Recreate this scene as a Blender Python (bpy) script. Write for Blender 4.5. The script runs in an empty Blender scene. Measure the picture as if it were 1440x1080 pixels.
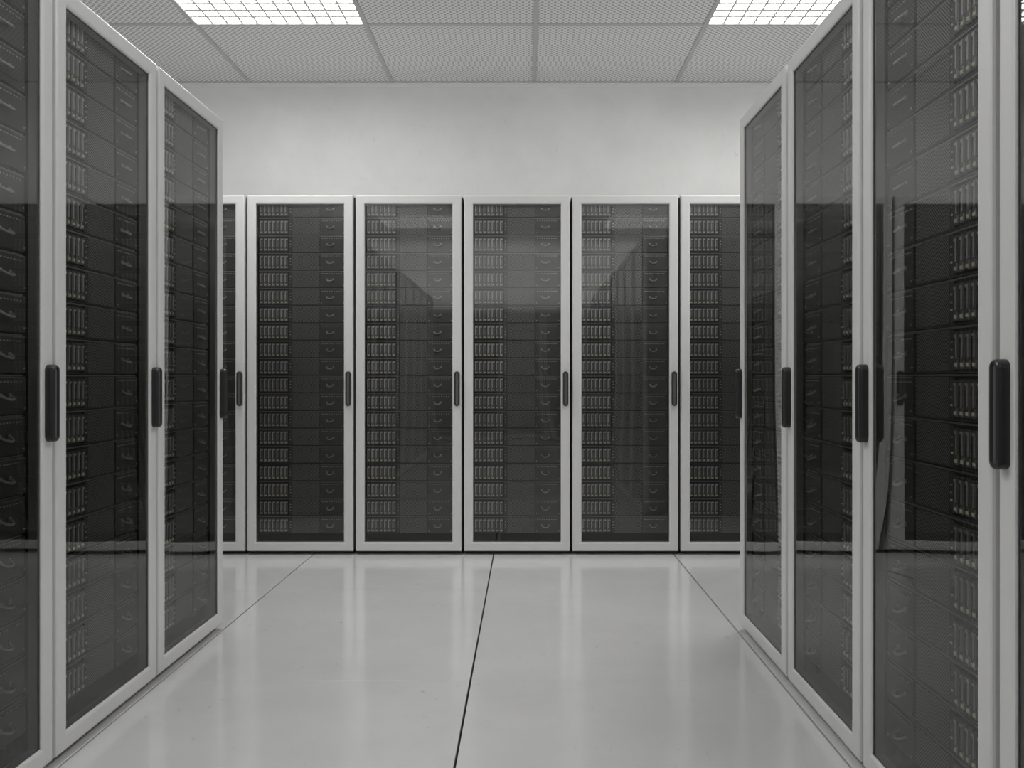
import bpy, math, random
random.seed(4)
sc = bpy.context.scene
sc.view_settings.view_transform = 'Standard'
sc.view_settings.look = 'None'
sc.view_settings.exposure = 0.0

# ------------------------------------------------------------ materials
def new_mat(name):
    m = bpy.data.materials.new(name); m.use_nodes = True
    nt = m.node_tree
    return m, nt, nt.nodes["Principled BSDF"]

def simple(name, col, rough=0.5, metal=0.0, spec=0.5):
    m, nt, b = new_mat(name)
    b.inputs["Base Color"].default_value = (*col, 1)
    b.inputs["Roughness"].default_value = rough
    b.inputs["Metallic"].default_value = metal
    b.inputs["Specular IOR Level"].default_value = spec
    n = nt.nodes.new("ShaderNodeTexNoise"); n.inputs["Scale"].default_value = 35
    tc = nt.nodes.new("ShaderNodeTexCoord")
    nt.links.new(tc.outputs["Object"], n.inputs["Vector"])
    mr = nt.nodes.new("ShaderNodeMapRange")
    mr.inputs["To Min"].default_value = max(0, rough-0.05); mr.inputs["To Max"].default_value = rough+0.05
    nt.links.new(n.outputs["Fac"], mr.inputs["Value"]); nt.links.new(mr.outputs[0], b.inputs["Roughness"])
    return m

def math_node(nt, op, a=None, b=None):
    n = nt.nodes.new("ShaderNodeMath"); n.operation = op
    for i, v in enumerate((a, b)):
        if v is None: continue
        if isinstance(v, (int, float)): n.inputs[i].default_value = v
        else: nt.links.new(v, n.inputs[i])
    return n.outputs[0]

def dots(nt, u, v, pitch):
    k = math.pi/pitch
    s = math_node(nt, 'ADD', u, v); d = math_node(nt, 'SUBTRACT', u, v)
    a = math_node(nt, 'SINE', math_node(nt, 'MULTIPLY', s, k))
    b = math_node(nt, 'SINE', math_node(nt, 'MULTIPLY', d, k))
    p = math_node(nt, 'ABSOLUTE', math_node(nt, 'MULTIPLY', a, b))
    mr = nt.nodes.new("ShaderNodeMapRange")
    mr.inputs["From Min"].default_value = 0.35; mr.inputs["From Max"].default_value = 0.6
    nt.links.new(p, mr.inputs["Value"])
    return mr.outputs[0]

def dotted(name, base, hole, pitch, axes, rough):
    m, nt, b = new_mat(name)
    tc = nt.nodes.new("ShaderNodeTexCoord"); sx = nt.nodes.new("ShaderNodeSeparateXYZ")
    nt.links.new(tc.outputs["Object"], sx.inputs[0])
    msk = dots(nt, sx.outputs[axes[0]], sx.outputs[axes[1]], pitch)
    mx = nt.nodes.new("ShaderNodeMix"); mx.data_type = 'RGBA'
    mx.inputs[6].default_value = (*base, 1); mx.inputs[7].default_value = (*hole, 1)
    nt.links.new(msk, mx.inputs[0]); nt.links.new(mx.outputs[2], b.inputs["Base Color"])
    b.inputs["Roughness"].default_value = rough
    return m

M_frame = simple("powder_coated_white", (0.74, 0.739, 0.732), 0.36)
M_cab = simple("cabinet_steel", (0.16, 0.16, 0.158), 0.5)
M_dark = simple("cabinet_interior_black", (0.05, 0.05, 0.05), 0.6)
M_gasket = simple("rubber_gasket", (0.20, 0.20, 0.20), 0.5)
M_hand = simple("handle_black_plastic", (0.035, 0.035, 0.036), 0.32)
M_hand2 = simple("handle_inset_grey", (0.14, 0.14, 0.14), 0.35)
M_srv = simple("server_bezel", (0.15, 0.15, 0.15), 0.42)
M_srv2 = simple("server_panel", (0.18, 0.18, 0.18), 0.4)
M_gap = simple("server_chassis_dark", (0.065, 0.065, 0.065), 0.6)
M_edge = simple("server_edge_lip", (0.42, 0.42, 0.418), 0.35)
M_drv = dotted("drive_caddy_grille", (0.38, 0.38, 0.377), (0.04, 0.04, 0.04), 0.0055, ("X", "Z"), 0.4)
M_lever = simple("drive_lever_grey", (0.95, 0.95, 0.935), 0.35)
_b = M_lever.node_tree.nodes["Principled BSDF"]
M_led = simple("drive_latch_led", (0.88, 0.87, 0.62), 0.35)
_b = M_led.node_tree.nodes["Principled BSDF"]
_b.inputs["Emission Color"].default_value = (1.0, 0.97, 0.70, 1); _b.inputs["Emission Strength"].default_value = 0.07
M_mesh = dotted("server_mesh_grille", (0.46, 0.46, 0.458), (0.015, 0.015, 0.015), 0.0085, ("X", "Z"), 0.4)
M_metal = simple("polished_steel", (0.95, 0.95, 0.945), 0.26, 0.1)
M_tbar = simple("ceiling_tbar", (0.46, 0.46, 0.455), 0.5)
M_louv = simple("louvre_white", (0.62, 0.62, 0.59), 0.4)
M_sub = simple("floor_joint_black", (0.02, 0.02, 0.02), 0.8)
M_ctile = dotted("perforated_ceiling_tile", (0.80, 0.799, 0.792), (0.38, 0.379, 0.375), 0.034, ("X", "Y"), 0.7)

# glass
M_glass = bpy.data.materials.new("tinted_door_glass"); M_glass.use_nodes = True
nt = M_glass.node_tree; nt.nodes.clear()
o = nt.nodes.new("ShaderNodeOutputMaterial"); mx = nt.nodes.new("ShaderNodeMixShader")
tr = nt.nodes.new("ShaderNodeBsdfTransparent"); tr.inputs[0].default_value = (0.88, 0.88, 0.878, 1)
gl = nt.nodes.new("ShaderNodeBsdfGlossy"); gl.inputs["Roughness"].default_value = 0.0
gl.inputs["Color"].default_value = (1, 1, 1, 1)
fr = nt.nodes.new("ShaderNodeFresnel"); fr.inputs["IOR"].default_value = 1.7
nt.links.new(fr.outputs[0], mx.inputs[0]); nt.links.new(tr.outputs[0], mx.inputs[1])
nt.links.new(gl.outputs[0], mx.inputs[2]); nt.links.new(mx.outputs[0], o.inputs[0])

# lamps
def emit_mat(name, st):
    M = bpy.data.materials.new(name); M.use_nodes = True
    nt = M.node_tree; nt.nodes.clear()
    o = nt.nodes.new("ShaderNodeOutputMaterial"); e = nt.nodes.new("ShaderNodeEmission")
    e.inputs[0].default_value = (1.0, 0.996, 0.985, 1); e.inputs[1].default_value = st
    nt.links.new(e.outputs[0], o.inputs[0]); return M
M_emit = emit_mat("lamp_diffuser", 12.0)
M_emit_dim = emit_mat("lamp_diffuser_dimmed", 2.2)

def concrete(name, c1, c2, stain, rough, bump, streak, amt, fs, region_scale=1.9, lo=.62, width=.06):
    m, nt, b = new_mat(name)
    tc = nt.nodes.new("ShaderNodeTexCoord")
    def noise(scale, det, vec=None, r=0.55):
        n = nt.nodes.new("ShaderNodeTexNoise"); n.inputs["Scale"].default_value = scale
        n.inputs["Detail"].default_value = det; n.inputs["Roughness"].default_value = r
        nt.links.new(vec or tc.outputs["Object"], n.inputs["Vector"]); return n.outputs["Fac"]
    def ramp(f, a, bb):
        mr = nt.nodes.new("ShaderNodeMapRange"); mr.inputs["From Min"].default_value = a
        mr.inputs["From Max"].default_value = bb; nt.links.new(f, mr.inputs["Value"]); return mr.outputs[0]
    def mix(f, a, bb):
        x = nt.nodes.new("ShaderNodeMix"); x.data_type = 'RGBA'; nt.links.new(f, x.inputs[0])
        for i, v in ((6, a), (7, bb)):
            if isinstance(v, tuple): x.inputs[i].default_value = (*v, 1)
            else: nt.links.new(v, x.inputs[i])
        return x.outputs[2]
    base = mix(ramp(noise(1.6, 8, None, .65), 0.35, 0.65), c1, c2)
    mp = nt.nodes.new("ShaderNodeMapping")
    mp.inputs["Scale"].default_value = (1, 1, 0.5) if streak else (1, 0.6, 1)
    nt.links.new(tc.outputs["Object"], mp.inputs[0])
    fine = noise(fs, 9, mp.outputs[0], 0.76)
    pit = ramp(fine, lo, lo+width)
    region = ramp(noise(region_scale, 3), 0.42, 0.60)
    pm = math_node(nt, 'MULTIPLY', math_node(nt, 'MULTIPLY', pit, region), amt)
    col = mix(pm, base, stain)
    nt.links.new(col, b.inputs["Base Color"])
    mr = nt.nodes.new("ShaderNodeMapRange"); mr.inputs["To Min"].default_value = rough-0.05
    mr.inputs["To Max"].default_value = rough+0.06
    nt.links.new(noise(4, 6), mr.inputs["Value"]); nt.links.new(mr.outputs[0], b.inputs["Roughness"])
    bp = nt.nodes.new("ShaderNodeBump"); bp.inputs["Strength"].default_value = bump
    bp.inputs["Distance"].default_value = 0.002
    nt.links.new(fine, bp.inputs["Height"]); nt.links.new(bp.outputs[0], b.inputs["Normal"])
    return m
M_wall = concrete("plastered_concrete_wall", (0.70, 0.699, 0.692), (0.78, 0.779, 0.772), (0.57, 0.569, 0.56), 0.7, 0.3, True, .7, 22, 1.9, .60, .08)
M_floor = concrete("sealed_floor_panel", (0.655, 0.654, 0.647), (0.72, 0.719, 0.712), (0.47, 0.469, 0.462), 0.13, 0.004, False, .8, 26, 2.6, .60)
M_floor.node_tree.nodes["Principled BSDF"].inputs["Specular IOR Level"].default_value = 0.8

# ------------------------------------------------------------ mesh builder
class MB:
    def __init__(s): s.v = []; s.f = []; s.m = []; s.mats = []; s.sm = []
    def mi(s, mat):
        if mat not in s.mats: s.mats.append(mat)
        return s.mats.index(mat)
    def face(s, idx, mat, smooth=False):
        s.f.append(tuple(idx)); s.m.append(s.mi(mat)); s.sm.append(smooth)
    def box(s, x0, x1, y0, y1, z0, z1, mat, front=None):
        n = len(s.v)
        s.v += [(x0,y0,z0),(x1,y0,z0),(x1,y1,z0),(x0,y1,z0),(x0,y0,z1),(x1,y0,z1),(x1,y1,z1),(x0,y1,z1)]
        for i, q in enumerate(((0,1,5,4),(0,3,2,1),(1,2,6,5),(2,3,7,6),(3,0,4,7),(4,5,6,7))):
            s.face([n+k for k in q], front if (front and i == 0) else mat)
    def loops(s, rings, mat, cap_first=False, cap_last=False, smooth=False, capmat=None):
        n = len(s.v); k = len(rings[0])
        for r in rings: s.v += r
        for a in range(len(rings)-1):
            for i in range(k):
                j = (i+1) % k
                s.face((n+a*k+i, n+a*k+j, n+(a+1)*k+j, n+(a+1)*k+i), mat, smooth)
        if cap_first: s.face([n+i for i in reversed(range(k))], capmat or mat)
        if cap_last: s.face([n+(len(rings)-1)*k+i for i in range(k)], capmat or mat)
    def tube(s, pts, r, mat, seg=6):
        from mathutils import Vector
        P = [Vector(p) for p in pts]; rings = []
        for i, p in enumerate(P):
            t = (P[min(i+1, len(P)-1)]-P[max(i-1, 0)]).normalized()
            a = t.orthogonal() if i == 0 else (rings_a - t*rings_a.dot(t))
            a.normalize(); rings_a = a; b = t.cross(a)
            rings.append([tuple(p+(a*math.cos(2*math.pi*q/seg)+b*math.sin(2*math.pi*q/seg))*r) for q in range(seg)])
        s.loops(rings, mat, True, True, True)
    def mesh(s, name, mirror=False):
        me = bpy.data.meshes.new(name)
        v = [(-a, b, c) for a, b, c in s.v] if mirror else s.v
        f = [tuple(reversed(q)) for q in s.f] if mirror else s.f
        me.from_pydata(v, [], f)
        for m in s.mats: me.materials.append(m)
        me.polygons.foreach_set("material_index", s.m)
        me.polygons.foreach_set("use_smooth", s.sm)
        me.update(); return me

def add(name, me, parent=None, loc=(0, 0, 0)):
    ob = bpy.data.objects.new(name, me); sc.collection.objects.link(ob)
    ob.location = loc
    if parent: ob.parent = parent
    return ob

# ------------------------------------------------------------ rack parts
W = 0.586; ZB = 0.021; ZT = 1.991; ST = 0.050; HW = W/2
def rect(inset, y):
    return [(-HW+inset, y, ZB+inset), (HW-inset, y, ZB+inset), (HW-inset, y, ZT-inset), (-HW+inset, y, ZT-inset)]

fb = MB()
fb.loops([rect(i, y) for i, y in ((0.0, .034), (0.0, .008), (.0015, .003), (.005, .0006), (.009, 0), (.041, 0), (.0465, .0012), (.0495, .003), (ST, .005), (ST, .034), (0.0, .034))], M_frame)
gk = MB()
gk.loops([rect(i, y) for i, y in ((ST, .006), (ST+.0012, .006), (ST+.0012, .010), (ST, .010))], M_gasket)
off = len(fb.v)
fb.v += gk.v
for q in gk.f: fb.face([k+off for k in q], M_gasket)

# slightly warped toughened-glass pane (smooth shaded grid)
gb = MB(); gx_, gz_ = 12, 40
ghw = HW-ST+.002; gz0 = ZB+ST-.002; gz1 = ZT-ST+.002
for j in range(gz_+1):
    for i in range(gx_+1):
        u = -1+2*i/gx_; t = j/gz_
        fall = (1-u*u)
        tw = 0.0022*math.exp(-((t-.20)/.17)**2)
        gb.v.append((u*ghw, .008 + tw*fall*(0.6+0.5*u), gz0+(gz1-gz0)*t))
for j in range(gz_):
    for i in range(gx_):
        a = j*(gx_+1)+i
        gb.face((a, a+1, a+gx_+2, a+gx_+1), M_glass, True)

hb = MB()
def stadium(w, h, y, cx, cz, n=8):
    r = w/2; out = []
    for i in range(n+1):
        a = math.pi*i/n; out.append((cx+r*math.cos(a), y, cz+h/2-r+r*math.sin(a)))
    for i in range(n+1):
        a = math.pi+math.pi*i/n; out.append((cx+r*math.cos(a), y, cz-h/2+r+r*math.sin(a)))
    return list(reversed(out))
hx, hz = HW-0.024, 0.920
hb.loops([stadium(.030, .192, .002, hx, hz), stadium(.030, .192, -.015, hx, hz), stadium(.028, .190, -.020, hx, hz),
          stadium(.023, .185, -.0225, hx, hz), stadium(.016, .178, -.0225, hx, hz), stadium(.013, .175, -.018, hx, hz)],
         M_hand, smooth=False, cap_last=True, capmat=M_hand2)

cb = MB()
D = 0.96; CW = 0.2975
cb.box(-CW, -CW+.018, .036, D, .03, 1.985, M_cab, M_dark)
cb.box(CW-.018, CW, .036, D, .03, 1.985, M_cab, M_dark)
cb.box(-CW+.018, CW-.018, D-.02, D, .03, 1.985, M_cab)
cb.box(-CW+.018, CW-.018, .036, D-.02, 1.955, 1.985, M_cab)
cb.box(-CW+.018, CW-.018, .036, D-.02, .03, .055, M_dark)
for sx_ in (-1, 1):
    a, b2 = sorted((sx_*.279, sx_*.245)); cb.box(a, b2, .075, .09, .056, 1.954, M_dark)
cb.box(-CW+.012, CW-.012, .05, D-.02, .0, .03, M_dark)
for zz in (.30, 1.0, 1.70):
    cb.box(-HW+.001, -HW+.018, .034, .05, zz-.04, zz+.04, M_metal)
cb.box(-.10, .10, .30, .55, 1.985, 1.992, M_dark)

sb = MB()
NP = 19; PITCH = 0.0979; Z0 = 1.921 - PITCH*18 - .047
rr = random.Random(7)
for u in range(NP):
    z = Z0 + u*PITCH
    h = .0955; yf = .046 + rr.uniform(-.0015, .0015)
    sb.box(-.242, .242, yf+.004, .70, z, z+h, M_gap)
    sb.box(-.240, .240, yf, yf+.0045, z+h-.004, z+h, M_edge)  # top lip; its bright ledge highlight is put into the pale colour
    sb.box(-.240, .240, yf, yf+.0045, z, z+.003, M_srv)
    for d in range(7):
        x = -.236 + d*.0232
        sb.box(x, x+.0205, yf-.003, yf+.0045, z+.008, z+.084, M_srv2, M_drv)
        sb.box(x+.0020, x+.0072, yf-.008, yf-.003, z+.030, z+.078, M_lever)
        sb.box(x+.0072, x+.0170, yf-.006, yf-.003, z+.072, z+.078, M_lever)
        sb.box(x+.0110, x+.0140, yf-.005, yf-.003, z+.036, z+.062, M_edge)
        sb.box(x+.0055, x+.0150, yf-.006, yf-.003, z+.013, z+.020, M_led)
        sb.box(x+.0020, x+.0040, yf-.006, yf-.003, z+.010, z+.027, M_lever)
    sb.box(-.072, -.056, yf-.001, yf+.0045, z+.005, z+.089, M_srv2)
    for k in range(3):
        sb.box(-.067, -.061, yf-.003, yf-.001, z+.030+k*.016, z+.034+k*.016, M_lever if k else M_led)
    sb.box(-.054, .099, yf-.001, yf+.0045, z+.004, z+.090, M_srv2, M_mesh)
    sb.box(.102, .240, yf-.005, yf+.0045, z+.003, z+.0905, M_srv2)
    sb.box(.104, .238, yf-.0062, yf-.005, z+.088, z+.0905, M_edge)  # panel top edge, highlight painted in as a paler strip
    for k in range(9):
        sb.box(.112+k*.013, .118+k*.013, yf-.0065, yf-.005, z+.077, z+.080, M_lever)
    for xx, zz in ((.109, .013), (.233, .013)):
        sb.box(xx-.002, xx+.002, yf-.0075, yf-.005, z+zz-.002, z+zz+.002, M_lever)
    cx, cz = .158, z+.045
    pts = []
    for i in range(11):
        t = -1+2*i/10
        droop = math.sqrt(max(0, 1-t*t))
        pts.append((cx+.0185*t, yf-.008-.015*droop, cz-.009*droop))
    pts = [(pts[0][0], yf-.003, cz)] + pts + [(pts[-1][0], yf-.003, cz)]
    sb.tube(pts, .0036, M_metal)
    for sgn in (-1, 1):
        sb.box(cx+sgn*.0185-.0045, cx+sgn*.0185+.0045, yf-.0075, yf-.005, cz-.004, cz+.006, M_metal)

PARTS = {}
for mir in (False, True):
    sfx = "_mirrored" if mir else ""
    PARTS[mir] = [("door_frame", fb.mesh("door_frame"+sfx, mir)), ("door_glass", gb.mesh("door_glass"+sfx, mir)),
                  ("door_handle", hb.mesh("door_handle"+sfx, mir)), ("cabinet_body", cb.mesh("cabinet_body"+sfx, mir)),
                  ("server_units", sb.mesh("server_units"+sfx, mir))]

def rack(x, y, rot, mir=False):
    e = bpy.data.objects.new("server_rack", None); sc.collection.objects.link(e)
    e.empty_display_size = 0.2
    e.location = (x, y, 0); e.rotation_euler = (0, 0, rot)
    for n, me in PARTS[mir]: add(n, me, e)

YB = 4.718
for k in range(-4, 6):
    rack(-.9515 + .3 + .6*k, YB, 0)
for k in range(8):
    rack(-1.187, 3.35 - .30 - .6*k, math.radians(90))
for k in range(8):
    rack(.833, 3.342 - .304 - .608*k, math.radians(-90), True)
for k in range(-4, 6):
    rack(-.9515 + .3 + .6*k, -3.3, math.radians(180))

# ------------------------------------------------------------ room
XL, XR, YN, YF, H = -3.5, 3.1, -4.4, 5.718, 2.955
def slab(name, x0, x1, y0, y1, z0, z1, mat):
    b = MB(); b.box(x0, x1, y0, y1, z0, z1, mat); return add(name, b.mesh(name))
slab("wall_back", XL-.1, XR+.1, YF, YF+.1, -.05, H+.15, M_wall)
slab("wall_front", XL-.1, XR+.1, YN-.1, YN, -.05, H+.15, M_wall)
slab("wall_left", XL-.1, XL, YN, YF, -.05, H+.15, M_wall)
slab("wall_right", XR, XR+.1, YN, YF, -.05, H+.15, M_wall)

fl = MB()
fl.box(XL, XR, YN, YF, -.05, -.012, M_sub)
xs = [XL] + [-.181+k for k in range(-3, 4) if XL < -.181+k < XR] + [XR]
ys = [YN] + [2.765+1.18*k for k in range(-6, 3) if YN < 2.765+1.18*k < YF] + [YF]
for i in range(len(xs)-1):
    for j in range(len(ys)-1):
        gx, gy, c = .0032, .0005, .0008
        x0, x1, y0, y1 = xs[i]+gx, xs[i+1]-gx, ys[j]+gy, ys[j+1]-gy
        def R(d, z): return [(x0+d, y0+d, z), (x1-d, y0+d, z), (x1-d, y1-d, z), (x0+d, y1-d, z)]
        fl.loops([R(0, -.012), R(0, -c), R(c, 0)], M_floor, cap_last=True)
add("floor", fl.mesh("floor"))

T = .95
LIGHT_I, LIGHT_J = (-2, 1), (-1, -4, -7)
cel = MB()
for i in range(-4, 4):
    for j in range(-10, 1):
        x0 = max(.053+T*i, XL); x1 = min(.053+T*(i+1), XR)
        y0 = max(4.768+T*j, YN); y1 = min(4.768+T*(j+1), YF)
        if x1-x0 < .01 or y1-y0 < .01 or (i in LIGHT_I and j in LIGHT_J): continue
        cel.box(x0, x1, y0, y1, H, H+.015, M_ctile)
for i in range(-4, 5):
    x = .053+T*i
    if XL < x < XR:
        cel.box(x-.012, x+.012, YN, YF, H-.006, H, M_tbar)
for j in range(-10, 1):
    y = 4.768+T*j
    if YN < y < YF-.02:
        cel.box(XL, XR, y-.012, y+.012, H-.0055, H, M_tbar)
add("ceiling", cel.mesh("ceiling"))
tb = MB(); tb.box(XL, XR, YF-.022, YF, H-.012, H-.0062, M_frame); tb.box(XL, XR, YF-.006, YF, H-.03, H-.012, M_frame)
add("trim_1", tb.mesh("trim_1"))

lt = MB(); n = 11; s = T-.03; cell = s/n
hs = MB()
hs.box(-s/2-.012, -s/2, -s/2-.012, s/2+.012, 0, .10, M_louv); hs.box(s/2, s/2+.012, -s/2-.012, s/2+.012, 0, .10, M_louv)
hs.box(-s/2, s/2, -s/2-.012, -s/2, 0, .10, M_louv); hs.box(-s/2, s/2, s/2, s/2+.012, 0, .10, M_louv)
hs.box(-s/2, s/2, -s/2, s/2, .092, .10, M_louv)
for k in range(1, n):
    q = -s/2+k*cell
    lt.box(q-.0058, q+.0058, -s/2, s/2, .002, .007, M_louv)
    lt.box(-s/2, s/2, q-.0088, q+.0088, .0015, .0065, M_louv)
def em_mesh(mat):
    em = MB(); em.v += [(-s/2, -s/2, .008), (-s/2, s/2, .008), (s/2, s/2, .008), (s/2, -s/2, .008)]; em.face((0, 1, 2, 3), mat)
    return em.mesh("diffuser_panel")
m_h, m_l, m_e, m_ed = hs.mesh("light_housing"), lt.mesh("louvre_grid"), em_mesh(M_emit), em_mesh(M_emit_dim)
for i in LIGHT_I:
    for j in LIGHT_J:
        e = bpy.data.objects.new("ceiling_light", None); sc.collection.objects.link(e)
        e.location = (.053+T*(i+.5), 4.768+T*(j+.5), H-.002)
        add("light_housing", m_h, e); add("louvre_grid", m_l, e); add("diffuser_panel", m_ed if j == -7 else m_e, e)

# added fill lights over the cabinet roofs, aimed up to brighten ceiling and wall
def add_fill_light(x, y, sx, sy, watts):
    L = bpy.data.lights.new("fill_uplight", 'AREA'); L.shape = 'RECTANGLE'; L.size = sx; L.size_y = sy
    L.energy = watts; L.color = (1, .998, .988)
    ob = bpy.data.objects.new("fill_uplight", L); sc.collection.objects.link(ob)
    ob.location = (x, y, 2.02); ob.rotation_euler = (math.pi, 0, 0)
add_fill_light(-1.75, 1.0, .6, 4.4, 50)
add_fill_light(1.40, 1.0, .6, 4.4, 50)
add_fill_light(-.1, 5.2, 5.8, .5, 6.5)
add_fill_light(-.1, -3.8, 5.8, .5, 60)

w = bpy.data.worlds.new("World"); sc.world = w; w.use_nodes = True
w.node_tree.nodes["Background"].inputs[0].default_value = (.5, .5, .5, 1)
w.node_tree.nodes["Background"].inputs[1].default_value = 0.2

# ------------------------------------------------------------ camera
cam = bpy.data.cameras.new("camera"); co = bpy.data.objects.new("camera", cam); sc.collection.objects.link(co)
cam.sensor_width = 36; cam.lens = 36*1200/1440
cam.shift_x = -20/1440; cam.shift_y = -10/1440
cam.clip_start = .02
co.location = (0, 0, .985); co.rotation_euler = (math.radians(90), 0, 0)
sc.camera = co
